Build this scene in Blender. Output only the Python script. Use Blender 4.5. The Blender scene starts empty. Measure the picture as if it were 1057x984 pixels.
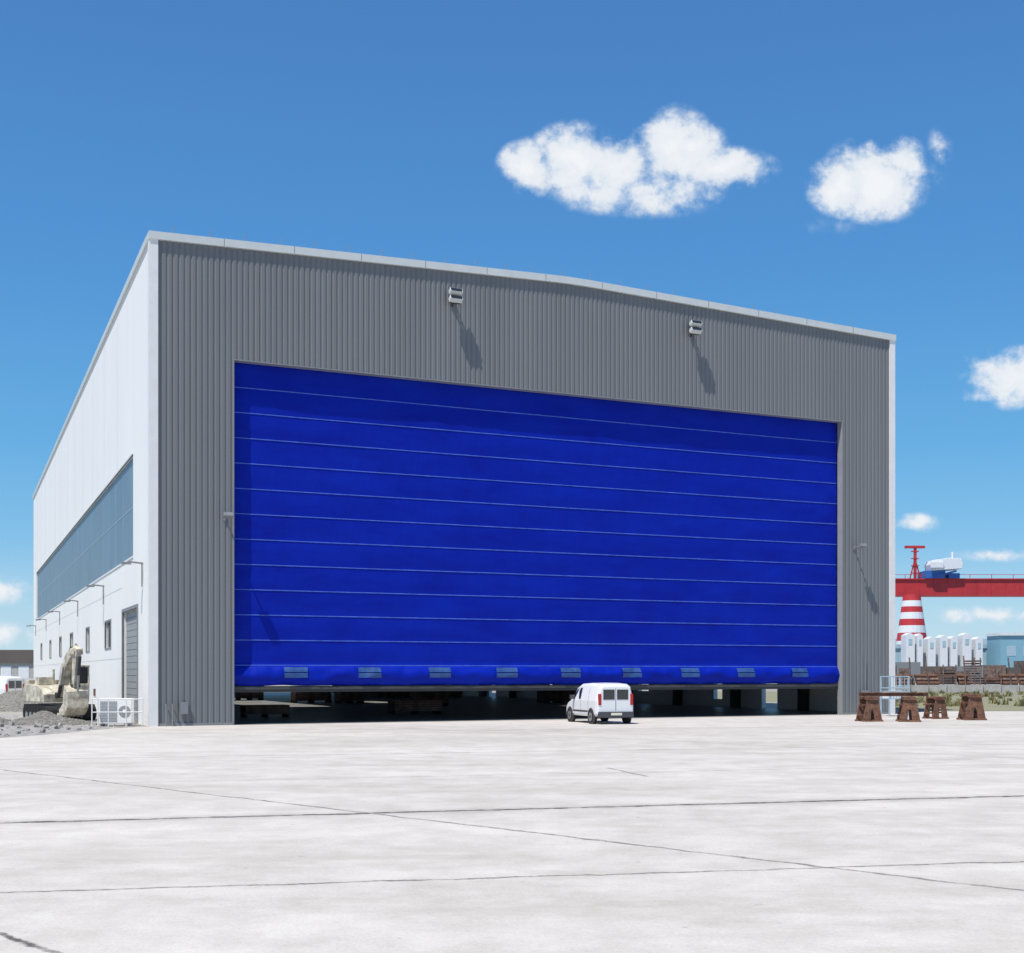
import bpy, math, random
from mathutils import Vector, Matrix, noise
random.seed(7)
R = math.radians
scene = bpy.context.scene
scene.view_settings.view_transform = 'Standard'
scene.view_settings.look = 'None'
scene.view_settings.exposure = 0

# ------------------------------------------------------------------ materials
def new_mat(name):
    m = bpy.data.materials.new(name); m.use_nodes = True
    nt = m.node_tree
    return m, nt, nt.nodes['Principled BSDF']

def mat(name, col, rough=0.6, metal=0.0, var=0.12, scale=3.0, bump=0.0, bscale=40.0, col2=None, spec=0.5, stretch=(1,1,1)):
    m, nt, b = new_mat(name)
    N = nt.nodes; L = nt.links
    tc = N.new('ShaderNodeTexCoord'); mp = N.new('ShaderNodeMapping'); mp.inputs['Scale'].default_value = stretch
    L.new(tc.outputs['Object'], mp.inputs[0])
    nz = N.new('ShaderNodeTexNoise'); nz.inputs['Scale'].default_value = scale; nz.inputs['Detail'].default_value = 5; nz.inputs['Roughness'].default_value = 0.65
    L.new(mp.outputs[0], nz.inputs['Vector'])
    mx = N.new('ShaderNodeMix'); mx.data_type = 'RGBA'
    a = [c*(1-var) for c in col]; c2 = [min(1, c*(1+var)) for c in (col2 or col)]
    mx.inputs[6].default_value = (*a, 1); mx.inputs[7].default_value = (*c2, 1)
    mr = N.new('ShaderNodeMapRange'); mr.inputs[1].default_value = 0.3; mr.inputs[2].default_value = 0.7
    L.new(nz.outputs[0], mr.inputs[0]); L.new(mr.outputs[0], mx.inputs[0])
    L.new(mx.outputs[2], b.inputs['Base Color'])
    b.inputs['Roughness'].default_value = rough; b.inputs['Metallic'].default_value = metal
    b.inputs['Specular IOR Level'].default_value = spec
    if bump:
        nb = N.new('ShaderNodeTexNoise'); nb.inputs['Scale'].default_value = bscale; nb.inputs['Detail'].default_value = 4
        L.new(mp.outputs[0], nb.inputs['Vector'])
        bp = N.new('ShaderNodeBump'); bp.inputs['Strength'].default_value = bump; bp.inputs['Distance'].default_value = 0.02
        L.new(nb.outputs[0], bp.inputs['Height']); L.new(bp.outputs[0], b.inputs['Normal'])
    return m

M_clad = mat('grey_cladding', (0.178,0.187,0.195), 0.5, 0.0, 0.07, 0.5, stretch=(1,1,.12), spec=.3)
M_white = mat('white_panel', (0.87,0.85,0.81), 0.5, 0, 0.03, 0.5, stretch=(1,1,.2))
M_trim = mat('white_trim', (0.77,0.76,0.74), 0.4, 0, 0.04, 2)
M_cope = mat('coping_metal', (0.58,0.61,0.60), 0.4, 0, 0.05, 2)
M_poly = mat('window_band_glazing', (0.14,0.21,0.27), 0.42, 0, 0.10, 0.25, spec=0.5)
M_dark = mat('dark_steel', (0.035,0.037,0.04), 0.6)
M_grey = mat('grey_steel', (0.22,0.23,0.24), 0.5)
M_inter = mat('interior_wall', (0.16,0.165,0.17), 0.8)
M_roof = mat('roof_sheet', (0.45,0.46,0.47), 0.5)
M_ddoor = mat('grey_door', (0.30,0.31,0.31), 0.5, 0, .08, 2)
M_glass = mat('dark_glass', (0.02,0.025,0.03), 0.06, 0, 0.1, 1, spec=0.8)
M_floor = mat('interior_floor', (0.24,0.24,0.23), 0.4, 0, .2, .5)
M_rust = mat('rusty_steel', (0.085,0.040,0.028), 0.8, 0, 0.35, 6, .5, 30, col2=(0.20,0.095,0.055))
M_rust2 = mat('weathered_steel', (0.06,0.04,0.035), 0.8, 0, 0.35, 1.5, col2=(0.22,0.15,0.12))
M_red = mat('crane_red', (0.48,0.03,0.035), 0.5, 0, 0.15, .3)
M_cwhite = mat('crane_white', (0.72,0.74,0.76), 0.5)
M_cblue = mat('crane_blue', (0.03,0.12,0.40), 0.5)
M_vwhite = mat('van_paint', (0.78,0.79,0.80), 0.25, 0, 0.02, 3)
M_tyre = mat('tyre_rubber', (0.02,0.02,0.02), 0.85)
M_rim = mat('wheel_rim', (0.35,0.36,0.37), 0.35, 0.6)
M_plast = mat('bumper_plastic', (0.06,0.06,0.065), 0.6)
M_tail = mat('tail_light', (0.45,0.015,0.015), 0.2)
M_plate = mat('number_plate', (0.75,0.72,0.6), 0.4)
M_tan = mat('excavator_paint', (0.32,0.28,0.21), 0.6, 0, 0.3, 3, col2=(0.62,0.57,0.46))
M_gravel = mat('gravel', (0.11,0.102,0.095), 0.95, 0, 0.4, 9, 1.0, 25, col2=(0.22,0.21,0.19))
M_gyard = mat('gravel_ground', (0.22,0.21,0.195), 0.95, 0, 0.35, 3, 1.0, 25, col2=(0.36,0.34,0.32))
M_lblue = mat('pale_blue_steel', (0.38,0.50,0.58), 0.5)
M_shed = mat('shed_blue', (0.36,0.52,0.60), 0.6, 0, .1, .05)
M_teal = mat('shed_teal', (0.22,0.42,0.52), 0.6, 0, .1, .05)
M_brown = mat('shed_brown', (0.12,0.10,0.09), 0.8, 0, .2, .1)
M_tree = mat('foliage', (0.045,0.07,0.03), 0.9, 0, 0.4, .2, col2=(0.08,0.11,0.05))
M_weed = mat('weeds', (0.13,0.14,0.05), 0.9, 0, 0.3, 1.2, col2=(0.24,0.21,0.10))
M_blk = mat('concrete_block', (0.42,0.41,0.39), 0.9, 0, .2, 2)

# blue fabric
M_fab, nt, b = new_mat('blue_fabric'); N = nt.nodes; L = nt.links
tc = N.new('ShaderNodeTexCoord'); mp = N.new('ShaderNodeMapping'); mp.inputs['Scale'].default_value = (0.3,1,1.0); L.new(tc.outputs['Object'], mp.inputs[0])
nz = N.new('ShaderNodeTexNoise'); nz.inputs['Scale'].default_value = 1.1; nz.inputs['Detail'].default_value = 6; nz.inputs['Roughness'].default_value=.65; L.new(mp.outputs[0], nz.inputs['Vector'])
mr0 = N.new('ShaderNodeMapRange'); mr0.inputs[1].default_value=.3; mr0.inputs[2].default_value=.7; L.new(nz.outputs[0], mr0.inputs[0])
mx = N.new('ShaderNodeMix'); mx.data_type = 'RGBA'; L.new(mr0.outputs[0], mx.inputs[0])
mx.inputs[6].default_value = (0.0015,0.011,0.29,1); mx.inputs[7].default_value = (0.002,0.020,0.38,1)
L.new(mx.outputs[2], b.inputs['Base Color']); b.inputs['Roughness'].default_value = 0.55; b.inputs['Specular IOR Level'].default_value = 0.1
mp2 = N.new('ShaderNodeMapping'); mp2.inputs['Scale'].default_value=(1.6,1,.5); L.new(tc.outputs['Object'], mp2.inputs[0])
nb_ = N.new('ShaderNodeTexNoise'); nb_.inputs['Scale'].default_value=1.5; nb_.inputs['Detail'].default_value=4; L.new(mp2.outputs[0], nb_.inputs['Vector'])
bp = N.new('ShaderNodeBump'); bp.inputs['Strength'].default_value=.5; bp.inputs['Distance'].default_value=.06; L.new(nb_.outputs[0], bp.inputs['Height']); L.new(bp.outputs[0], b.inputs['Normal'])
M_seam = mat('fabric_seam', (0.075,0.15,0.56), 0.5, 0, .3, 2, spec=.2)
M_fwin = mat('fabric_window', (0.035,0.085,0.24), 0.35, 0, .3, 3, spec=.3)

# concrete apron with joints
M_con, nt, b = new_mat('apron_concrete'); N = nt.nodes; L = nt.links
def math_n(op, a, bb=None, clamp=False):
    n = N.new('ShaderNodeMath'); n.operation = op; n.use_clamp = clamp
    for i, v in enumerate((a, bb)):
        if v is None: continue
        if isinstance(v, (int, float)): n.inputs[i].default_value = v
        else: L.new(v, n.inputs[i])
    return n.outputs[0]
def noise_n(vec, sc, det=5, rough=.6):
    n = N.new('ShaderNodeTexNoise'); n.inputs['Scale'].default_value = sc; n.inputs['Detail'].default_value = det; n.inputs['Roughness'].default_value = rough
    L.new(vec, n.inputs['Vector']); return n
tc = N.new('ShaderNodeTexCoord'); P = tc.outputs['Object']
wob = noise_n(P, 1.3, 5, .7)
vs = N.new('ShaderNodeVectorMath'); vs.operation = 'SUBTRACT'; L.new(wob.outputs['Color'], vs.inputs[0]); vs.inputs[1].default_value = (.5,.5,.5)
vm = N.new('ShaderNodeVectorMath'); vm.operation = 'SCALE'; L.new(vs.outputs[0], vm.inputs[0]); vm.inputs['Scale'].default_value = 0.30
va = N.new('ShaderNodeVectorMath'); va.operation = 'ADD'; L.new(P, va.inputs[0]); L.new(vm.outputs[0], va.inputs[1])
sp = N.new('ShaderNodeSeparateXYZ'); L.new(va.outputs[0], sp.inputs[0]); X, Y = sp.outputs[0], sp.outputs[1]
def line(p, q, hw, strength, finite=False):
    dx, dy = q[0]-p[0], q[1]-p[1]; l = math.hypot(dx, dy); nx, ny = -dy/l, dx/l; c = nx*p[0]+ny*p[1]
    d = math_n('ABSOLUTE', math_n('SUBTRACT', math_n('ADD', math_n('MULTIPLY', X, nx), math_n('MULTIPLY', Y, ny)), c))
    m = N.new('ShaderNodeMapRange'); m.inputs[1].default_value = hw; m.inputs[2].default_value = hw*.35; m.inputs[3].default_value = 0; m.inputs[4].default_value = strength
    L.new(d, m.inputs[0]); o = m.outputs[0]
    if finite:
        tx, ty = dx/l, dy/l; t = math_n('ADD', math_n('MULTIPLY', X, tx), math_n('MULTIPLY', Y, ty))
        t0 = tx*p[0]+ty*p[1]
        o = math_n('MULTIPLY', o, math_n('GREATER_THAN', t, t0)); o = math_n('MULTIPLY', o, math_n('LESS_THAN', t, t0+l))
    return o
lines = [line((-7.5,18.3),(9.16,22.35),.13,1.0), line((-7.5,18.3),(9.16,22.35),.5,.16), line((-5.1,12.5),(5.97,14.55),.055,.75), line((-11.6,28.4),(5.17,12.6),.06,.7),
         line((-4.5,10.75),(-3.55,9.75),.05,.9,True), line((-4.9,11.4),(-4.4,10.7),.03,.7,True),
         line((-14,31.5),(16,38.7),.12,.45), line((2.2,29),(2.9,26.5),.07,.6,True), line((-12,24),(0,27),.07,.35),
         line((0.5,45),(22,23.5),.09,.4), line((-16,44.5),(24,54),.16,.4)]
acc = lines[0]
for o in lines[1:]: acc = math_n('MAXIMUM', acc, o)
brk = noise_n(P, 2.2, 4, .8); mr = N.new('ShaderNodeMapRange'); mr.inputs[1].default_value = .32; mr.inputs[2].default_value = .55; mr.inputs[3].default_value = .3; L.new(brk.outputs[0], mr.inputs[0])
acc = math_n('MULTIPLY', acc, mr.outputs[0])
mpS = N.new('ShaderNodeMapping'); mpS.inputs['Scale'].default_value = (.3,1,1); mpS.inputs['Rotation'].default_value = (0,0,R(-12)); L.new(P, mpS.inputs[0])
n1 = noise_n(mpS.outputs[0], .16, 5, .62); n2 = noise_n(P, .9, 5, .7); n3 = noise_n(P, 30, 2, .6); n4 = noise_n(mpS.outputs[0], .38, 6, .72); n5 = noise_n(P, 4.5, 3, .6)
def ramp(fac, stops):
    r = N.new('ShaderNodeValToRGB'); L.new(fac, r.inputs[0]); e = r.color_ramp.elements
    e[0].position, e[0].color = stops[0][0], (*stops[0][1],1); e[1].position, e[1].color = stops[1][0], (*stops[1][1],1)
    for p_, c_ in stops[2:]:
        k = e.new(p_); k.color = (*c_,1)
    return r.outputs[0]
def mixc(f, a, c, typ='MIX'):
    n = N.new('ShaderNodeMix'); n.data_type = 'RGBA'; n.blend_type = typ
    if isinstance(f, float): n.inputs[0].default_value = f
    else: L.new(f, n.inputs[0])
    for i, v in ((6,a),(7,c)):
        if isinstance(v, tuple): n.inputs[i].default_value = (*v,1)
        else: L.new(v, n.inputs[i])
    return n.outputs[2]
base = ramp(n1.outputs[0], [(.32,(.44,.40,.35)),(.68,(.645,.605,.545)),(.5,(.58,.54,.485))])
base = mixc(.42, base, ramp(n2.outputs[0], [(.35,(.40,.36,.31)),(.62,(.68,.64,.585))]))
base = mixc(.13, base, ramp(n3.outputs[0], [(.3,(.2,.19,.18)),(.7,(.8,.77,.73))]))
st = N.new('ShaderNodeMapRange'); st.inputs[1].default_value = .50; st.inputs[2].default_value = .70; st.inputs[4].default_value = .62; L.new(n4.outputs[0], st.inputs[0])
base = mixc(st.outputs[0], base, (.41,.37,.32))
sp5 = N.new('ShaderNodeMapRange'); sp5.inputs[1].default_value = .68; sp5.inputs[2].default_value = .76; sp5.inputs[4].default_value = .5; L.new(n5.outputs[0], sp5.inputs[0])
base = mixc(sp5.outputs[0], base, (.25,.22,.19))
base = mixc(acc, base, (.07,.062,.055))
L.new(base, b.inputs['Base Color']); b.inputs['Roughness'].default_value = .85; b.inputs['Specular IOR Level'].default_value = .25
bp = N.new('ShaderNodeBump'); bp.inputs['Strength'].default_value = .25; bp.inputs['Distance'].default_value = .01; L.new(n3.outputs[0], bp.inputs['Height']); L.new(bp.outputs[0], b.inputs['Normal'])

M_dirt = mat('dirt_ground', (0.26,0.24,0.21), 0.95, 0, .2, .12, .4, 8, col2=(0.36,0.34,0.30))
M_dry = mat('dry_verge', (0.28,0.25,0.19), 0.95, 0, .25, .35, .4, 8, col2=(0.22,0.22,0.11), stretch=(.3,1,1))

# ------------------------------------------------------------------ mesh builder
class MB:
    def __init__(s): s.v=[]; s.f=[]; s.m=[]
    def add(s, vs, fs, mi=0, M=None):
        o=len(s.v)
        for p in vs:
            p=Vector(p); s.v.append(M@p if M else p)
        for f in fs: s.f.append([i+o for i in f]); s.m.append(mi)
    def box(s,x0,x1,y0,y1,z0,z1,mi=0,M=None):
        vs=[(x0,y0,z0),(x1,y0,z0),(x1,y1,z0),(x0,y1,z0),(x0,y0,z1),(x1,y0,z1),(x1,y1,z1),(x0,y1,z1)]
        s.add(vs,[(0,3,2,1),(4,5,6,7),(0,1,5,4),(1,2,6,5),(2,3,7,6),(3,0,4,7)],mi,M)
    def beam(s,p,q,w,h,mi=0,M=None):
        p=Vector(p);q=Vector(q);d=q-p;l=d.length
        Q=d.to_track_quat('X','Z').to_matrix().to_4x4(); T=Matrix.Translation(p)@Q
        if M: T=M@T
        s.box(0,l,-w/2,w/2,-h/2,h/2,mi,T)
    def cyl(s,p,q,r1,r2=None,n=12,mi=0,M=None):
        r2=r1 if r2 is None else r2
        p=Vector(p);q=Vector(q);d=q-p;Q=d.to_track_quat('Z','Y').to_matrix()
        vs=[p+Q@Vector((math.cos(2*math.pi*i/n)*r1,math.sin(2*math.pi*i/n)*r1,0)) for i in range(n)]
        vs+=[q+Q@Vector((math.cos(2*math.pi*i/n)*r2,math.sin(2*math.pi*i/n)*r2,0)) for i in range(n)]
        fs=[(i,(i+1)%n,n+(i+1)%n,n+i) for i in range(n)]+[tuple(range(n))[::-1],tuple(range(n,2*n))]
        s.add(vs,fs,mi,M)
    def prism(s,pts,y0,y1,mi=0,M=None):
        n=len(pts); vs=[(x,y0,z) for x,z in pts]+[(x,y1,z) for x,z in pts]
        fs=[tuple(range(n)),tuple(range(n,2*n))[::-1]]+[(i,n+i,n+(i+1)%n,(i+1)%n) for i in range(n)]
        s.add(vs,fs,mi,M)
    def build(s,name,mats,parent=None,bevel=0,smooth=False,loc=None,rotz=0):
        me=bpy.data.meshes.new(name); me.from_pydata([tuple(p) for p in s.v],[],s.f)
        for i,p in enumerate(me.polygons):
            p.material_index=s.m[i]; p.use_smooth=smooth
        for m in (mats if isinstance(mats,list) else [mats]): me.materials.append(m)
        import bmesh
        bm=bmesh.new(); bm.from_mesh(me); bmesh.ops.recalc_face_normals(bm,faces=bm.faces); bm.to_mesh(me); bm.free()
        o=bpy.data.objects.new(name,me); scene.collection.objects.link(o)
        if parent: o.parent=parent
        if loc: o.location=loc
        o.rotation_euler[2]=rotz
        if bevel:
            md=o.modifiers.new('b','BEVEL'); md.width=bevel; md.segments=2; md.limit_method='ANGLE'
        return o
def empty(name,loc=(0,0,0),rotz=0):
    o=bpy.data.objects.new(name,None); scene.collection.objects.link(o); o.location=loc; o.rotation_euler[2]=rotz; return o
def cells(a0,a1,z0,z1,holes,fn):
    A=sorted({a0,a1,*[h[0] for h in holes],*[h[1] for h in holes]}); Z=sorted({z0,z1,*[h[2] for h in holes],*[h[3] for h in holes]})
    A=[a for a in A if a0<=a<=a1]; Z=[z for z in Z if z0<=z<=z1]
    for j in range(len(Z)-1):
        run=None
        for i in range(len(A)-1):
            ca=(A[i]+A[i+1])/2; cz=(Z[j]+Z[j+1])/2
            solid=not any(h[0]<ca<h[1] and h[2]<cz<h[3] for h in holes)
            if solid:
                run=[A[i],A[i+1]] if run is None else [run[0],A[i+1]]
            if (not solid or i==len(A)-2) and run:
                fn(run[0],run[1],Z[j],Z[j+1]); run=None

# ------------------------------------------------------------------ ground
g=MB(); g.add([(-4000,-600,0),(4000,-600,0),(4000,6000,0),(-4000,6000,0)],[(0,1,2,3)]); g.build('ground',M_dirt)
g=MB(); pts=[(-120,-60),(200,-60),(200,70),(24,72),(20.56,67.3),(-14.9,51.5),(-15.9,49.6),(-16.6,45),(-18.0,40),(-24,38.6),(-120,30)]
g.add([(x,y,.006) for x,y in pts],[tuple(range(len(pts)))]); g.build('concrete_apron',M_con)
g=MB(); pts=[(24,72.2),(200,70.2),(200,150),(10,150)]
g.add([(x,y,.008) for x,y in pts],[tuple(range(4))]); g.build('dry_grass_verge',M_dry)

# ------------------------------------------------------------------ hangar
W=38.8; D=84.0; H=20.1; RISE=.6
OL,OR,OT=3.4,35.4,15.5
TH=math.atan2(15.8,35.46)
hangar=empty('hangar_building',(-14.9,51.5,0),TH)
def top(s):
    t=abs(s-W/2)/(W/2)
    if t<.06: return H+RISE*(1-.06*.5-t*t/(2*.06))
    return H+RISE*(1-t)
pitch=3.4/14
ps=[]; k=0
while k*pitch<W-1e-6:
    s0=k*pitch
    for ds,v in ((0,0),(.52*pitch,0),(.66*pitch,.03),(.86*pitch,.03)):
        if s0+ds<W: ps.append((s0+ds,v))
    k+=1
ps.append((W,0))
def iv(s):
    for (a,va_),(c,vc) in zip(ps,ps[1:]):
        if a<=s<=c: return va_+(vc-va_)*(s-a)/(c-a+1e-9)
    return 0
ps=sorted(set(ps+[(OL,iv(OL)),(OR,iv(OR))]))
c=MB()
for (a,va_),(d,vd) in zip(ps,ps[1:]):
    if d-a<1e-5: continue
    m_=(a+d)/2; z0=OT if OL<m_<OR else 0.12
    c.add([(a,va_,z0),(d,vd,z0),(d,vd,top(d)),(a,va_,top(a))],[(0,1,2,3)])
c.build('front_cladding',M_clad,hangar)
c=MB()
cells(.35,W-.35,0,H-.1,[(OL,OR,-1,OT)],lambda a,b_,z0,z1:c.box(a,b_,.06,.38,z0,z1))
c.build('front_wall_core',M_inter,hangar)
c=MB()
c.box(OL,OL+.04,-.01,.37,0.0,OT,0); c.box(OR-.04,OR,-.01,.37,0.0,OT,1); c.box(OL+.04,OR-.04,-.01,.37,OT-.05,OT,0)
c.build('door_reveal',[M_grey,M_ddoor],hangar)
c=MB()
c.box(0.25,OL-.01,-.03,.05,0,.12); c.box(OR+.01,W-.3,-.03,.05,0,.12); c.build('base_flashing',M_grey,hangar)
c=MB()
c.box(-.06,.30,-.07,.34,0,H+.02); c.box(W-.30,W+.06,-.07,.34,0,H+.02)
c.build('corner_trim',M_trim,hangar)
c=MB(); n=60
for i in range(n):
    a=-.08+(W+.16)*i/n; d=-.08+(W+.16)*(i+1)/n
    ta,td=top(min(max(a,0),W)),top(min(max(d,0),W))
    c.add([(a,-.12,ta-.02),(d,-.12,td-.02),(d,.45,td-.02),(a,.45,ta-.02),(a,-.12,ta+.30),(d,-.12,td+.30),(d,.45,td+.30),(a,.45,ta+.30)],[(0,3,2,1),(4,5,6,7),(0,1,5,4),(2,3,7,6)]+([(3,0,4,7)] if i==0 else [])+([(1,2,6,5)] if i==n-1 else []))
c.box(-.10,.32,.46,D+.1,H-.02,H+.28); c.box(W-.32,W+.10,.46,D+.1,H-.02,H+.28)
c.build('roof_coping',M_cope,hangar)
c=MB()
for k in range(1,13):
    s=k*3.0; c.box(s-.012,s+.012,-.126,-.121,top(s)-.0,top(s)+.29)
c.build('coping_joints',M_grey,hangar)
c=MB(); zr=H+RISE-.1
def rz(u): return (H-.1)+(zr-H+.1)*(1-abs(u-W/2)/(W/2-.3)) if .3<=u<=W-.3 else H-.1
def rq(a,b_,v0,v1): c.add([(a,v0,rz(a)),(b_,v0,rz(b_)),(b_,v1,rz(b_)),(a,v1,rz(a))],[(0,1,2,3)])
sun_holes=[(2.0,6.6,22,42),(2.0,6.6,46,60),(12,14.0,30,36),(21,22,14,18),(26,27,22,25)]  # unseen roof openings added so sun patches fall on the hangar floor
cells(.3,W/2,.4,D,sun_holes[:3],rq); cells(W/2,W-.3,.4,D,sun_holes[3:],rq)
c.build('roof',M_roof,hangar)
c=MB()
for (a,b_,v0,v1) in sun_holes:
    z=rz(a)+.02; z2=rz(b_)+.02
    c.beam((a,v0,z),(b_,v0,z2),.12,.15); c.beam((a,v1,z),(b_,v1,z2),.12,.15); c.beam((a,v0,z),(a,v1,z),.12,.15); c.beam((b_,v0,z2),(b_,v1,z2),.12,.15)
c.build('added_sun_hole_kerbs',M_roof,hangar)  # rims around the roof openings added to light the interior
c=MB(); s=.9
while s<W:
    c.cyl((s,.2,top(s)+.28),(s+.06,.2,top(s)+.70),.016,n=5); s+=1.45+random.random()*.2
s=2
while s<D:
    c.cyl((.12,s,H+.27),(.12,s,H+.6),.012,n=5); s+=3
c.build('lightning_rods',M_grey,hangar)
wins=[(14.2,17.0),(25.5,27.6),(37,39.2),(47,49),(58,60),(70,72)]
band=(5.5,79.0,7.5,12.1)
holesL=[band,(3.9,9.2,-1,5.1)]+[(a,b_,3.55,4.9) for a,b_ in wins]+[(30.4,31.5,-1,2.2),(54,55.1,-1,2.2)]
c=MB()
cells(.35,D,0,H,holesL,lambda a,b_,z0,z1:c.box(0,.3,a,b_,z0,z1))
c.build('left_wall',M_white,hangar)
c=MB()
for v in [x*6.0+5.5 for x in range(1,13)]: c.box(-.006,-.001,v,v+.03,12.19,H-.05)
for z in (2.9,6.3): c.box(-.006,-.001,9.6,D,z,z+.03)
c.build('panel_joints',M_cope,hangar)
c=MB(); c.box(.10,.16,5.5,79,7.5,12.1); c.build('window_band',M_poly,hangar)
c=MB()
for i in range(1,49,2): c.box(.09,.099,5.5+i*1.5,5.5+i*1.5+.03,7.5,12.1)
c.box(.085,.089,5.5,79,9.8,9.84)
c.build('window_band_mullions',M_lblue,hangar)
c=MB(); c.box(-.04,.04,5.4,79.1,7.42,7.5); c.box(-.04,.04,5.4,79.1,12.1,12.18); c.build('window_band_frame',M_trim,hangar)
c=MB()
for i in range(17): c.box(.15,.20,3.9,9.2,i*.3,i*.3+.28)
c.build('side_roller_door',M_ddoor,hangar)
c=MB()
for a,b_ in wins: c.box(.12,.16,a,b_,3.55,4.9)
for a in (30.4,54): c.box(.12,.16,a,a+1.1,0,2.2,1)
c.build('side_windows',[M_glass,M_ddoor],hangar)
c=MB()
for a,b_ in wins:
    c.box(-.03,.05,a-.08,a,3.45,5.0); c.box(-.03,.05,b_,b_+.08,3.45,5.0); c.box(-.03,.05,a,b_,3.45,3.55); c.box(-.03,.05,a,b_,4.9,5.0)
c.box(-.05,.05,3.75,3.9,0,5.25); c.box(-.05,.05,9.2,9.35,0,5.25); c.box(-.05,.05,3.9,9.2,5.1,5.25)
c.build('side_window_frames',M_grey,hangar)
c=MB()
for v in (22,34,44): c.box(-.05,-.002,v,v+.8,.9,1.3)
c.build('wall_vents',M_rust,hangar)
c=MB()
for v in (2.2,17.5,33,48.5,64,79.5):
    c.beam((-.0,v,6.9),(-.6,v,6.95),.07,.07); c.box(-.9,-.5,v-.13,v+.13,6.84,6.93); c.beam((-.05,v,6.9),(-.05,v,5.9),.05,.05)
c.build('side_wall_lamps',M_grey,hangar)
c=MB()
holesR=[(v,v+1.6,-1,2.3) for v in (10,53.5,41.5,30)]+[(25.5,27,.9,1.9),(16,17,0.5,1.5)]
cells(.35,D,0,H,holesR,lambda a,b_,z0,z1:c.box(W-.3,W,a,b_,z0,z1))
c.build('right_wall',M_white,hangar)
c=MB()
cells(.3,W-.3,0,H,[(20.8,31.5,-1,4.8)],lambda a,b_,z0,z1:c.box(a,b_,D-.3,D,z0,z1))
c.build('rear_wall',M_inter,hangar)
c=MB()
for v in range(7,84,7):
    c.box(W-.9,W-.36,v-.2,v+.2,0,H-.5); c.box(.36,.9,v-.2,v+.2,0,H-.5)
    c.box(.5,W-.5,v-.12,v+.12,H-1.3,H-.6)
c.build('steel_frames',M_dark,hangar)
g=MB(); g.add([(.0,.0,.010),(W,.0,.010),(W,D,.010),(0,D,.010)],[(0,1,2,3)]); g.build('hangar_floor',M_floor,hangar)

# fabric door
door=empty('fabric_curtain'); door.parent=hangar
DV=.44
c=MB()
seams=[14.42-1.08*k for k in range(12)]
edges=[OT-.03]+seams[:11]+[2.54]
prof=[]
for z1,z0 in zip(edges,edges[1:]):
    for j in range(6):
        t=j/6; prof.append((z1+(z0-z1)*t, DV-.010*math.sin(math.pi*t)))
zb1,zb0=2.54,1.66
for j in range(13):
    t=j/12; z=zb1+(zb0-zb1)*t; prof.append((z,DV-.24*math.sin(math.pi*min(1,t*.97))**.7 if t>0 else DV))
def bump(x,z): return .032*(noise.noise(Vector((x*.35,z*.9,3))))+.012*noise.noise(Vector((x*1.3,z*.35,5))) + (.09*noise.noise(Vector((x*1.1,z*2.5,9)))+.04*noise.noise(Vector((x*4,z*2,2))) if z<2.5 else 0)
nx=240; x0,x1=OL+.05,OR-.05
vs=[];fs=[]
for r_,(z,v) in enumerate(prof):
    for i in range(nx+1):
        x=x0+(x1-x0)*i/nx; zz=z+(.05*noise.noise(Vector((x*.8,1,4))) if z<2.4 else 0); vs.append((x,v+bump(x,z),zz))
for r in range(len(prof)-1):
    for i in range(nx): a=r*(nx+1)+i; fs.append((a,a+1,a+nx+2,a+nx+1))
c.add(vs,fs); c.build('curtain_fabric',M_fab,door,smooth=True)
c=MB()
for k,z in enumerate(seams[:12]):
    vs=[];fs=[]
    for i in range(nx+1):
        x=x0+(x1-x0)*i/nx; v=DV-.022+bump(x,z); hz=.015
        vs+= [(x,v,z-hz),(x,v,z+hz),(x,v+.04,z+hz+.01),(x,v+.04,z-hz-.01)]
    for i in range(nx):
        for j in range(4):
            a=i*4+j;b_=i*4+(j+1)%4; fs.append((a,b_,b_+4,a+4))
    c.add(vs,fs)
c.build('curtain_seams',M_seam,door)
c=MB()
for k in range(9):
    s=6.15+3.33*k
    for h_ in range(2):
        z1=2.46-h_*.25; z0=z1-.21
        def yy(z):
            t=(2.54-z)/.86; return DV-.24*math.sin(math.pi*t*.97)**.7-.06
        xs=[s-.52,s-.17,s+.17,s+.52]
        c.add([(x,yy(z)+bump(x,z),z) for z in (z0,(z0+z1)/2,z1) for x in xs],[(r*4+i,r*4+i+1,r*4+i+5,r*4+i+4) for r in range(2) for i in range(3)])
c.build('curtain_vision_panels',M_fwin,door)
c=MB(); c.box(OL+.07,OR-.07,.32,.66,1.38,1.64); c.box(OL+.07,OR-.07,.28,.31,1.50,1.60,1)
c.build('curtain_bottom_beam',[M_dark,M_plast],door)

# floodlights
def flood(s,z,big=True):
    e=empty('floodlight'); e.parent=hangar; e.location=(s,0,z)
    c=MB()
    if big:
        c.box(-.05,.05,-.10,.0,-.35,.35); c.beam((0,-.05,.15),(0,-.38,.15),.07,.07); c.beam((0,-.05,-.15),(0,-.38,-.15),.07,.07); c.box(-.26,.26,-.42,-.37,-.33,.33,0)
        for zz in (.17,-.17):
            T=Matrix.Translation((0,-.50,zz))@Matrix.Rotation(R(-30),4,'X')
            c.box(-.30,.30,-.14,.10,-.10,.10,1,T); c.box(-.27,.27,-.155,-.142,-.08,.08,2,T)
    else:
        c.box(-.06,.06,-.06,.0,-.12,.12); c.beam((0,-.03,0),(0,-.6,.05),.06,.06)
        T=Matrix.Translation((0,-.62,.02))@Matrix.Rotation(R(-20),4,'X'); c.box(-.20,.20,-.18,.12,-.08,.08,0,T)
    c.build('lamp_body',[M_dark if big else M_grey,M_cope,M_glass],e,bevel=.01)
flood(13.3,19.25); flood(26.0,19.25); flood(3.05,8.75,False); flood(36.15,8.85,False)
c=MB()
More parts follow.
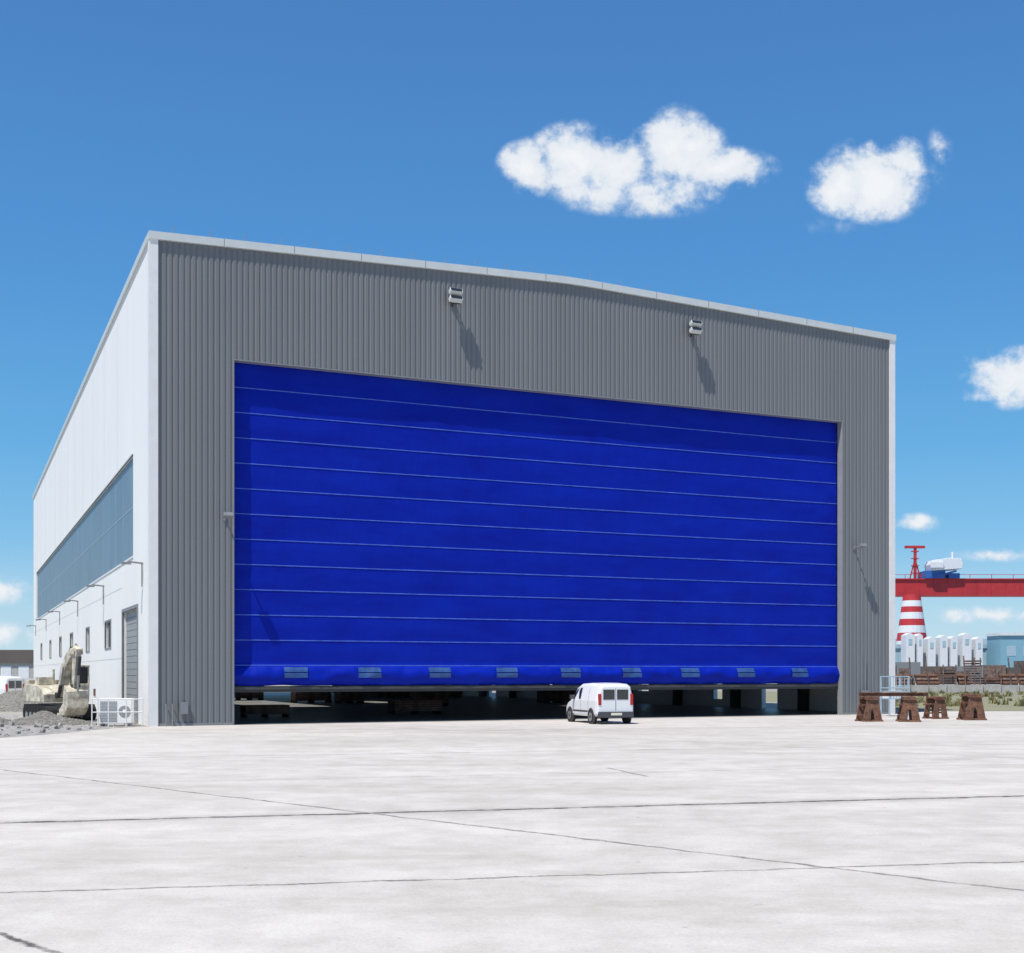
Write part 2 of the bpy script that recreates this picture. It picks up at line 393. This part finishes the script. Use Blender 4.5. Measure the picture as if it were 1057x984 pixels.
for s in (.6,.85): c.cyl((s,-.25,0),(s,-.25,.9),.03,n=8); c.cyl((s,-.25,.9),(s,-.05,.9),.03,n=8)
c.box(1.2,1.5,-.16,-.04,.5,1.0); c.box(36.6,37.1,-.16,-.04,.6,1.3); c.cyl((36.85,-.08,1.3),(36.85,-.08,3),.02,n=6)
c.build('service_pipes',M_grey,hangar)

def crate(u,v,l,w,h):
    c=MB()
    c.box(-l/2,l/2,-w/2,w/2,.15,h)
    for x in (-l/2+.05,0,l/2-.05): c.box(x-.05,x+.05,-w/2,w/2,0,.15,1)
    for i in range(5):
        z=.15+(h-.15)*i/5; c.box(-l/2-.015,l/2+.015,-w/2-.015,w/2+.015,z,z+.03,1)
    q=Matrix.Rotation(TH,3,'Z')@Vector((u,v,0)); c.build('storage_crate',[M_rust2,M_dark],None,loc=(-14.9+q.x,51.5+q.y,.012),rotz=TH)
random.seed(3)
for i in range(11): crate(14+random.random()*20,10+random.random()*45,1+random.random()*2,1+random.random(),.5+random.random()*1.0)
crate(6.8,9,2.2,1.2,.6)

# ------------------------------------------------------------------ vans
def make_van(name,loc,rotz,paint,scale=1):
    e=empty(name,loc,rotz); e.scale=(scale,)*3
    st=[(0.0,.42,1.0,1.68,.82,.66),(.05,.36,1.02,1.76,.87,.71),(.25,.33,1.04,1.81,.90,.74),(1.2,.33,1.04,1.85,.915,.755),(2.3,.33,1.03,1.81,.915,.745),(2.75,.33,1.02,1.70,.915,.72),
        (3.05,.33,1.02,1.43,.91,.735),(3.40,.33,.99,1.10,.90,.76),(3.75,.33,.88,1.00,.88,.72),(4.08,.36,.74,.84,.82,.62),(4.2,.42,.62,.70,.72,.5)]
    c=MB(); vs=[]
    def ring(x,zb,zl,zr,w,wr):
        h=[(0.0,zb),(w*.93,zb),(w,zb+.12),(w,zl),(wr+(w-wr)*.12,zr-.10),(wr-.10,zr-.015),(0,zr)]
        return [(x,-y,z) for y,z in h]+[(x,y,z) for y,z in h[-2:0:-1]]
    for s in st: vs+=ring(*s)
    n=12; fs=[]
    for i in range(len(st)-1):
        for j in range(n): fs.append((i*n+j,i*n+(j+1)%n,(i+1)*n+(j+1)%n,(i+1)*n+j))
    fs+=[tuple(range(n)),tuple(range((len(st)-1)*n,len(st)*n))]
    c.add(vs,fs); c.build('body',paint,e,bevel=.03)
    def interp(x):
        for a,b_ in zip(st,st[1:]):
            if a[0]<=x<=b_[0]:
                t=(x-a[0])/(b_[0]-a[0]); return [a[k]+(b_[k]-a[k])*t for k in range(6)]
    def ys(x,z):
        _,zb,zl,zr,w,wr=interp(x); ye=wr+(w-wr)*.12
        return w+(ye-w)*max(0,(z-zl))/(zr-.10-zl)
    c=MB()
    for sg in (-1,1):
        q=[(2.02,1.10),(3.10,1.07),(2.74,1.50),(2.45,1.60),(2.02,1.62)]
        c.add([(x,sg*(ys(x,z)+.006),z) for x,z in q],[(0,1,2,3,4)])
    c.add([(2.80,-.60,1.685),(2.80,.60,1.685),(3.38,.70,1.135),(3.38,-.70,1.135)],[(0,1,2,3)])
    for sg in (-1,1):
        y0,y1=sorted((sg*.06,sg*.60)); c.box(-.012,.02,y0,y1,1.10,1.55)
    c.build('windows',M_glass,e)
    c=MB()
    c.box(-.09,.30,-.84,.84,.30,.56); c.box(3.95,4.26,-.78,.78,.32,.55)
    for sg in (-1,1):
        for wx in (.72,3.38): c.cyl((wx,sg*.84,.34),(wx,sg*.925,.34),.385,n=24)
        c.box(1.1,3.0,sg*.915-.012,sg*.915+.012,.52,.60)
        c.box(2.72,2.90,sg*1.02-.09,sg*1.02+.09,1.08,1.27)
    c.box(-.012,0.02,-.012,.012,.6,1.6)
    c.build('bumpers_and_arches',M_plast,e,bevel=.02)
    c=MB()
    for sg in (-1,1): y0,y1=sorted((sg*.70,sg*.835)); c.box(-.025,.05,y0,y1,.86,1.36)
    c.build('tail_lights',M_tail,e,bevel=.01)
    c=MB(); c.box(-.105,-.092,-.26,.26,.40,.51); c.build('number_plate',M_plate,e)
    for wx in (.72,3.38):
        for sg in (-1,1):
            c=MB(); c.cyl((wx,sg*.72,.32),(wx,sg*.935,.32),.32,n=28); c.cyl((wx,sg*.936,.32),(wx,sg*.945,.32),.20,n=20,mi=1); c.cyl((wx,sg*.945,.32),(wx,sg*.955,.32),.06,n=10)
            c.build('wheel',[M_tyre,M_rim],e,bevel=.02)
    c=MB()
    for sg in (-1,1):
        for x in (1.05,1.98): c.add([(x,sg*(ys(x,z)+.004),z) for z in (.45,1.03,1.62)]+[(x+.02,sg*(ys(x,z)+.004),z) for z in (.45,1.03,1.62)],[(0,1,4,3),(1,2,5,4)])
    c.build('door_seams',M_plast,e)
    return e
M_silver=mat('silver_paint',(.40,.41,.42),.3,.3); M_darkcar=mat('dark_paint',(.06,.07,.09),.25)
make_van('delivery_van',(4.45,53.6,.01),R(90+18),M_vwhite,.96)
make_van('parked_van',(-32.6,82,0),R(165),M_vwhite,1.1)
make_van('parked_van',(-39.5,96,0),R(20),M_silver)
make_van('parked_van',(-36.5,101,0),R(75),M_darkcar)

# ------------------------------------------------------------------ excavator
ex=empty('excavator',(-21.15,58.4,0),R(-50)); ex.scale=(.92,)*3
c=MB()
for sg in (-1,1):
    r=.38; pts=[]
    for i in range(9): a=math.pi/2+math.pi*i/8; pts.append((-1.35+r*math.cos(a),.40+r*math.sin(a)))
    for i in range(9): a=-math.pi/2+math.pi*i/8; pts.append((1.35+r*math.cos(a),.40+r*math.sin(a)))
    c.prism(pts,sg*1.0-.25,sg*1.0+.25,0)
    for k in range(14): c.box(-1.5+k*.22,-1.42+k*.22,sg*1.0-.27,sg*1.0+.27,.0,.82,0)
    for k in range(5): c.cyl((-1.1+k*.55,sg*1.0-.28,.28),(-1.1+k*.55,sg*1.0+.28,.28),.16,n=12,mi=1)
c.box(-.8,.8,-.8,.8,.4,.85,1)
c.build('tracks',[M_tyre,M_grey],ex)
c=MB()
c.prism([(-1.9,.95),(1.0,.95),(1.0,1.35),(.3,1.75),(-1.7,1.85),(-2.0,1.6)],-1.15,1.15)
c.box(-1.95,-1.2,-1.1,1.1,1.1,2.05)
c.box(-.35,1.05,.35,1.15,1.2,1.85); c.box(-.38,1.08,.33,1.17,2.72,2.80)
for y in (.38,1.12):
    c.beam((-.32,y,1.8),(-.32,y,2.75),.09,.09); c.beam((.40,y,1.8),(.40,y,2.75),.07,.07); c.beam((1.02,y,1.85),(.94,y,2.75),.09,.09)
c.box(-1.0,-.4,-.9,-.2,1.8,2.2); c.cyl((-1.1,.1,1.8),(-1.1,.1,2.6),.06,n=8)
c.build('house_and_cab',M_tan,ex,bevel=.03)
c=MB(); c.box(-.30,.93,.40,1.10,1.86,2.71); c.build('cab_windows',M_glass,ex)
c=MB()
c.prism([(.9,1.2),(1.3,1.2),(1.9,2.5),(2.6,3.1),(3.2,3.35),(3.1,3.65),(2.3,3.5),(1.4,2.7)],-.47,-.10)
c.prism([(2.9,3.8),(3.4,3.55),(3.05,1.7),(2.75,1.7)],-.42,-.15)
for y in (-.50,-.07): c.box(2.7,3.3,y-.02,y+.02,3.3,3.6)
c.prism([(2.8,1.8),(3.2,1.5),(3.25,.7),(2.8,.35),(2.2,.30),(2.1,.6),(2.6,.9),(2.65,1.4)],-.8,.25)
for k in range(5): c.box(2.02,2.25,-.72+k*.21,-.62+k*.21,.25,.45)
c.build('boom_stick_bucket',M_tan,ex,bevel=.03)
c=MB()
for y in (-.57,.0): c.cyl((1.4,y,1.2),(1.75,y,1.8),.09,n=8); c.cyl((1.75,y,1.8),(2.1,y,2.7),.05,n=8,mi=1)
c.cyl((1.7,-.28,3.1),(2.4,-.28,3.65),.09,n=8); c.cyl((2.4,-.28,3.65),(3.0,-.28,3.8),.05,n=8,mi=1); c.cyl((3.5,-.28,3.2),(3.3,-.28,2.3),.08,n=8); c.cyl((3.3,-.28,2.3),(3.2,-.28,1.5),.05,n=8,mi=1)
c.cyl((1.1,-.6,1.3),(1.1,.0,1.3),.14,n=10); c.cyl((2.85,-.5,1.75),(2.85,-.05,1.75),.12,n=10)
c.build('hydraulic_cylinders',[M_dark,M_rim],ex)

def pile(name,loc,rx,ry,h,seed):
    c=MB(); n=44; vs=[];fs=[]
    for j in range(n+1):
        for i in range(n+1):
            x=(i/n*2-1); y=(j/n*2-1); r=math.hypot(x,y)
            z=h*max(0,(1-r))**.85*(1+.5*noise.noise(Vector((x*2.2+seed,y*2.2,seed))))+ (.07*noise.noise(Vector((x*9+seed,y*9,1)))+.05*noise.noise(Vector((x*25+seed,y*25,1))) if r<1 else 0)
            vs.append((x*rx,y*ry,z if r<1 else -.03))
    for j in range(n):
        for i in range(n): a=j*(n+1)+i; fs.append((a,a+1,a+n+2,a+n+1))
    c.add(vs,fs); c.build(name,M_gravel,None,loc=loc)
pile('gravel_pile',(-19.9,53.6,0),1.9,1.2,.55,1.3); pile('gravel_pile',(-22.6,54.2,0),1.3,1.1,.3,4.1); pile('gravel_pile',(-29,74,0),3.5,3,1.2,8.1)
g=MB(); pts=[(-60,36),(-24,38.7),(-18.1,40.1),(-16.7,45),(-16,49.6),(-15.1,51.4),(-15.5,52.6),(-22,67),(-60,70)]
g.add([(x,y,.004) for x,y in pts],[tuple(range(len(pts)))]); g.build('gravel_yard',M_gyard)
random.seed(31); c=MB()
for i in range(420):
    x=-30+14*random.random(); y=38+16*random.random()
    if x>-16.2-(51-y)*.12: continue
    r=.03+.10*random.random()**3; q=Matrix.Translation((x,y,r*.4))@Matrix.Rotation(random.random()*3,4,(random.random(),random.random(),.3))
    c.box(-r,r,-r*.8,r*.7,-r*.6,r*.6,0,q)
c.build('loose_stones',M_gyard)

ac=empty('air_conditioning_unit',(-16.35,52.0,0),R(8))
c=MB(); c.box(-.75,.55,-.35,.35,.12,1.15); c.box(-.7,-.6,-.3,.3,0,.12,1); c.box(.4,.5,-.3,.3,0,.12,1)
for k in range(14): c.box(-.70,-.02,-.365,-.352,.2+k*.062,.23+k*.062,1)
c.cyl((.28,-.352,.62),(.28,-.37,.62),.24,n=20,mi=1); c.cyl((.28,-.37,.62),(.28,-.385,.62),.08,n=12)
c.build('casing',[M_white,M_ddoor],ac,bevel=.02)
rl=empty('guard_railing',(-16.2,51.3,0),R(10)); c=MB()
for x in (-1.0,-.35,.35,1.0): c.cyl((x,0,0),(x,0,1.15),.025,n=8)
for z in (.6,1.13): c.cyl((-1,0,z),(1,0,z),.022,n=8)
c.cyl((-1,0,1.13),(-1,1.6,1.13),.022,n=8); c.cyl((-1,1.6,0),(-1,1.6,1.13),.025,n=8)
c.build('rails',M_trim,rl)

# ------------------------------------------------------------------ trestles
def trestle(x,y,rot,s=1):
    e=empty('steel_trestle',(x,y,.006),R(rot)); e.scale=(s,)*3
    c=MB()
    c.box(-.5,.5,-.42,-.30,0,.08); c.box(-.5,.5,.30,.42,0,.08)
    for sy in (-.36,.36):
        c.prism([(-.46,.08),(-.10,.08),(-.06,.55),(.06,.55),(.10,.08),(.46,.08),(.27,.98),(-.27,.98)],sy-.03,sy+.03)
        c.box(-.31,.31,sy-.09,sy+.09,.98,1.03)
    c.box(-.27,.27,-.40,.40,1.03,1.13)
    for sx in (-1,1): c.beam((sx*.40,-.33,.3),(sx*.40,.33,.3),.06,.08); c.beam((sx*.32,-.33,.75),(sx*.32,.33,.75),.05,.07)
    c.build('frame',M_rust,e,bevel=.01)
trestle(16.25,56.9,10); trestle(17.95,56.6,-8); trestle(20.4,60.2,20,.95); trestle(21.55,58.6,5,1.08)
c=MB(); c.box(-1.55,1.55,-.08,.08,0,.03); c.box(-1.55,1.55,-.015,.015,.03,.15); c.box(-1.55,1.55,-.08,.08,.15,.18)
c.build('steel_beam',M_rust,None,loc=(17.3,56.7,1.15),rotz=R(-4))
rk=empty('storage_rack',(19.6,64,0),R(15)); c=MB()
for x in (-.55,.55):
    for y in (-.4,.4): c.beam((x,y,0),(x,y,2.05),.06,.06)
for z in (.9,1.45,2.03):
    c.beam((-.55,-.4,z),(.55,-.4,z),.05,.05); c.beam((-.55,.4,z),(.55,.4,z),.05,.05); c.beam((-.55,-.4,z),(-.55,.4,z),.05,.05); c.beam((.55,-.4,z),(.55,.4,z),.05,.05)
for k in range(7): x=-.48+k*.16; c.beam((x,-.4,.9),(x,-.4,2.0),.02,.02)
c.box(-.5,.5,-.35,.35,.92,1.3,1); c.build('frame',[M_lblue,M_white],rk)

random.seed(5); c=MB()
def tuft(x,y,h,n):
    for i in range(n):
        a=random.random()*6.28; r=random.random()*h*.8; hh=h*(.5+random.random()*.6); bx,by=x+math.cos(a)*r,y+math.sin(a)*r
        w=.05+random.random()*.06; a2=random.random()*3.14; dx,dy=math.cos(a2)*w,math.sin(a2)*w; lx,ly=(random.random()-.5)*hh,(random.random()-.5)*hh
        c.add([(bx-dx,by-dy,0),(bx+dx,by+dy,0),(bx+lx,by+ly,hh)],[(0,1,2)])
for i in range(900):
    y=74+random.random()**.8*66; x=y*.30+random.random()*y*.30
    if noise.noise(Vector((x*.12,y*.12,0)))>-.05: tuft(x,y,.15+random.random()*.4,14)
c.build('weeds',M_weed)
c=MB(); x=40
while x<170: c.prism([(x,0),(x+1.9,0),(x+1.9,.9),(x,.9)],-.3,.3); x+=2.0
c.build('concrete_barrier',M_blk,None,loc=(0,138,0))
c=MB(); random.seed(21); x=42
while x<190:
    w=.8+random.random()*2.4; h=1.4+random.random()*2.6
    t=random.random()
    if t<.4:
        z=0
        while z<h: c.box(x,x+w,random.random()*.8,3+random.random(),z,z+.22,random.choice((0,0,1))); z+=.34
        for xx in (x+.2,x+w-.2): c.box(xx-.08,xx+.08,-.1,0,0,h+.5,0)
    elif t<.75:
        c.beam((x,0,0),(x,0,h),.25,.25); c.beam((x+w,0,0),(x+w,0,h),.25,.25); c.beam((x,0,h),(x+w,0,h),.3,.35); c.beam((x,0,.2),(x+w,0,h),.2,.2)
        c.box(x+.3,x+w-.3,1,2.5,0,h*.7,1)
    else:
        for k in range(4): c.cyl((x,k*.5,.3+.5*k),(x+w,k*.5+.3,.3+.5*k),.28,n=10,mi=k%2)
        c.beam((x+w*.5,0,0),(x+w*.3,0,h+1.2),.15,.15)
    x+=w+.1+random.random()*.3
c.build('scrap_steel_stacks',[M_rust2,M_rust],None,loc=(0,170,0))
c=MB(); random.seed(77); x=70
while x<300:
    w=2+random.random()*5; h=3.2+random.random()*2.8; c.box(x,x+w,0,6,0,h,random.choice((0,1,2,0))); c.box(x+.5,x+w*.5,-.1,0,.5,h*.7,0); x+=w+random.random()*1.2
c.build('yard_containers',[M_rust2,M_brown,M_grey],None,loc=(0,270,0))

# long low shipyard hall in front of the crane track
sh=empty('shipyard_shed',(0,322,0)); c=MB()
c.box(80,240,0,8,0,8.6)
for k in range(80): c.box(80+k*2,80.25+k*2,-.2,0,0,8.6,1)
c.prism([(80,8.6),(240,8.6),(240,9.6),(80,9.6)],-.4,8,1)
c.build('walls_and_roof',[M_shed,M_lblue],sh)
sh=empty('workshop_building',(122,312,0)); c=MB(); c.box(0,60,0,9,0,11.6); c.box(-.3,60.3,-.4,9.2,11.6,12.3,1)
for k in range(14): c.box(1.5+k*4.1,3.8+k*4.1,-.06,0,6.5,9,2)
c.build('walls_and_roof',[M_teal,M_cwhite,M_lblue],sh)
c=MB(); x=99.6; random.seed(2)
while x<119.5:
    w=1.3+random.random()*1.0; h=10.4+random.random()*1.5
    c.box(x,x+w,0,4,0,h); c.prism([(x,h),(x+w,h),(x+w*.5,h+.6)],0,4); c.box(x+w*.3,x+w*.7,-.1,0,h-2.4,h-.9,1); x+=w+.6+random.random()*.9
c.build('ventilation_towers',[M_cwhite,M_shed],None,loc=(0,316,0))
sh=empty('assembly_hall',(0,520,0)); c=MB(); c.box(150,330,0,60,0,13.5); c.prism([(150,13.5),(330,13.5),(328,16.5),(152,16.5)],0,60,1)
for k in range(60): c.box(150+k*3,150.5+k*3,-.2,0,0,13.5,1)
c.build('walls_and_roof',[M_shed,M_lblue],sh)

cr=empty('gantry_crane',(0,350,0)); c=MB()
c.box(96,330,-3,3,23.7,28.2)
c.box(96,330,-3.4,-3.0,28.2,28.5)
for k in range(40): c.box(97+k*6,97.15+k*6,-3.3,-3.2,28.5,29.5)
for k in range(60): c.box(97+k*4,97.12+k*4,-3.1,-3.0,23.7,28.2)
c.box(96,330,-3.32,-3.2,29.5,29.62)
c.box(320,327,-3,3,0,23.7)
c.build('main_girder',M_red,cr)
c=MB(); rr=lambda z:5.6-.14*z
for z0,z1,m in [(0,9,0),(9,11,1),(11,13.2,0),(13.2,15.2,1),(15.2,17,0),(17,18.8,1),(18.8,20.4,0),(20.4,22,1),(22,23.6,0)]:
    c.cyl((109.4,-8,z0),(109.4,-8,z1),rr(z0),rr(z1),20,m)
c.build('striped_leg',[M_red,M_cwhite],cr)
c=MB(); c.box(112.0,112.7,-2,-1.4,28.2,37.5); c.box(109.5,115,-2.2,-1.2,37,37.7); c.beam((110.8,-1.7,28.2),(112.3,-1.7,34),.3,.3); c.beam((114,-1.7,28.2),(112.3,-1.7,34),.3,.3)
for z in (30,32,34,36): c.box(111.3,113.3,-2.1,-1.3,z,z+.25)
c.build('mast',M_red,cr)
c=MB()
T=Matrix.Translation((120.2,-2,32.0))@Matrix.Rotation(R(-4),4,'Y')
c.prism([(-4.2,-1.2),(4.0,-1.2),(4.4,.2),(4.0,1.6),(1,2.0),(-3.8,1.7),(-4.4,.6)],-3,3,0,T)
c.box(115.5,119,-5.6,-5.0,31.2,33.0); c.cyl((123,-1,33.5),(123,-1,36),.3,n=8); c.build('machine_house',M_cwhite,cr,bevel=.2)
c=MB(); c.box(114.5,120,-4,3,28.5,30.6); c.box(121,124,-4,3,28.5,29.9); c.beam((116,-4.1,28.7),(123,-4.1,30.5),.4,.5); c.build('trolley',M_cblue,cr)

sh=empty('warehouse_building',(-118,290,0)); c=MB(); c.box(-60,12,0,40,0,4.6); c.prism([(-61,4.6),(13,4.6),(12,7.6),(-60,7.6)],-.5,40,1)
for k in range(17): c.box(-58+k*4.1,-55.6+k*4.1,-.08,0,.8,3.9,2)
c.build('walls_and_roof',[M_blk,M_brown,M_cwhite],sh)
c=MB(); random.seed(9)
for i in range(2600):
    x=-900+1800*random.random(); h=5+3*noise.noise(Vector((x*.02,0,0)))
    p=Vector((x,820+random.random()*30,random.random()*h)); r=1.2+random.random()*1.6
    vs=[p+Vector((random.gauss(0,1),random.gauss(0,1),random.gauss(0,.7)))*r for _ in range(4)]
    c.add(vs,[(0,1,2),(0,2,3),(0,1,3),(1,2,3)])
c.build('distant_trees',M_tree)

# ------------------------------------------------------------------ light + sky
loc_t=Vector((2.2,1.2,-5.1)); tr=(Matrix.Rotation(TH,3,'Z')@loc_t).normalized()
sd=bpy.data.lights.new('sun','SUN'); sd.energy=5.0; sd.angle=R(.5); sd.color=(1,.955,.885)
so=bpy.data.objects.new('sun',sd); scene.collection.objects.link(so); so.rotation_euler=tr.to_track_quat('-Z','Y').to_euler(); so.location=(-30,-30,90)
w=bpy.data.worlds.new('World'); scene.world=w; w.use_nodes=True; nt=w.node_tree; N=nt.nodes; L=nt.links
bg=N['Background']; sky=N.new('ShaderNodeTexSky'); sky.sky_type='NISHITA'; sky.sun_disc=False
sky.sun_elevation=math.asin(-tr.z); sky.sun_rotation=math.atan2(-tr.x,-tr.y)%(2*math.pi); sky.air_density=1.0; sky.dust_density=.3; sky.ozone_density=1.5; sky.altitude=0
tc=N.new('ShaderNodeTexCoord'); sp=N.new('ShaderNodeSeparateXYZ'); L.new(tc.outputs['Generated'],sp.inputs[0])
grad=ramp(sp.outputs[2],[(0,(.55,.75,.88)),(1,(.03,.12,.36)),(.05,(.40,.68,.88)),(.10,(.20,.53,.86)),(.17,(.115,.43,.81)),(.29,(.075,.315,.72)),(.45,(.062,.235,.60))])
sc=N.new('ShaderNodeVectorMath'); sc.operation='SCALE'; sc.inputs['Scale'].default_value=10.0; L.new(grad,sc.inputs[0])
skyc=mixc(.82,sky.outputs[0],sc.outputs[0])
ym=math_n('MAXIMUM',sp.outputs[1],.05); px=math_n('DIVIDE',sp.outputs[0],ym); pz=math_n('DIVIDE',sp.outputs[2],ym)
cb=N.new('ShaderNodeCombineXYZ'); L.new(px,cb.inputs[0]); L.new(pz,cb.inputs[1])
na=noise_n(cb.outputs[0],15,7,.60); nb=noise_n(cb.outputs[0],50,5,.62)
def E(cx,cy,rx,ry,k=1.0):
    a=N.new('ShaderNodeVectorMath'); a.operation='SUBTRACT'; L.new(cb.outputs[0],a.inputs[0]); a.inputs[1].default_value=(cx,cy,0)
    m=N.new('ShaderNodeVectorMath'); m.operation='MULTIPLY'; L.new(a.outputs[0],m.inputs[0]); m.inputs[1].default_value=(1/rx,1/ry,0)
    l=N.new('ShaderNodeVectorMath'); l.operation='LENGTH'; L.new(m.outputs[0],l.inputs[0])
    return math_n('MULTIPLY',math_n('SUBTRACT',1.0,l.outputs['Value'],True),k)
cl=[(.013,.404,.024,.020,.95),(.048,.414,.032,.024,1),(.085,.405,.045,.028,.95),(.130,.418,.038,.030,1),(.165,.404,.044,.016,.8),(.105,.388,.07,.020,.75),
    (.265,.390,.028,.022,1),(.290,.396,.040,.030,1),(.310,.410,.022,.018,.8),(.342,.414,.012,.024,.40),(.25,.358,.04,.010,.18),
    (.402,.238,.044,.022,1),(.372,.222,.028,.008,.6),(.322,.120,.022,.008,.6),(.39,.094,.04,.006,.45),(.39,.046,.05,.008,.6),(-.41,.066,.035,.012,.6),(-.42,.03,.09,.012,.4)]
f=None
for q in cl:
    e=E(q[0],q[1],q[2]*1.30,q[3]*1.42,q[4]); f=e if f is None else math_n('MAXIMUM',f,e)
dn=math_n('ADD',math_n('MULTIPLY',math_n('SUBTRACT',na.outputs[0],.5),1.6),math_n('MULTIPLY',math_n('SUBTRACT',nb.outputs[0],.5),.9))
inside=math_n('MULTIPLY',f,4.0,True)
dens=math_n('ADD',f,math_n('MULTIPLY',dn,inside))
mr=N.new('ShaderNodeMapRange'); mr.interpolation_type='SMOOTHSTEP'; mr.inputs[1].default_value=.08; mr.inputs[2].default_value=.60; mr.inputs[4].default_value=.95; L.new(dens,mr.inputs[0])
fr=math_n('MULTIPLY',mr.outputs[0],math_n('GREATER_THAN',sp.outputs[1],.06))
cm=ramp(math_n('ADD',math_n('MULTIPLY',dens,.75),math_n('MULTIPLY',math_n('SUBTRACT',nb.outputs[0],.5),.5)),[(.12,(.60,.74,.88)),(.75,(.93,.94,.96)),(.4,(.82,.86,.91))])
sc2=N.new('ShaderNodeVectorMath'); sc2.operation='SCALE'; sc2.inputs['Scale'].default_value=10.0; L.new(cm,sc2.inputs[0])
out=mixc(fr,skyc,sc2.outputs[0])
L.new(out,bg.inputs['Color']); bg.inputs['Strength'].default_value=.1

# ------------------------------------------------------------------ camera
cd=bpy.data.cameras.new('camera'); co=bpy.data.objects.new('camera',cd); scene.collection.objects.link(co); scene.camera=co
co.location=(0,0,2.2); co.rotation_euler=(R(90),0,0)
cd.sensor_fit='HORIZONTAL'; cd.sensor_width=36; cd.lens=36*1290/1057; cd.shift_y=203/1057; cd.clip_end=12000; cd.clip_start=.1
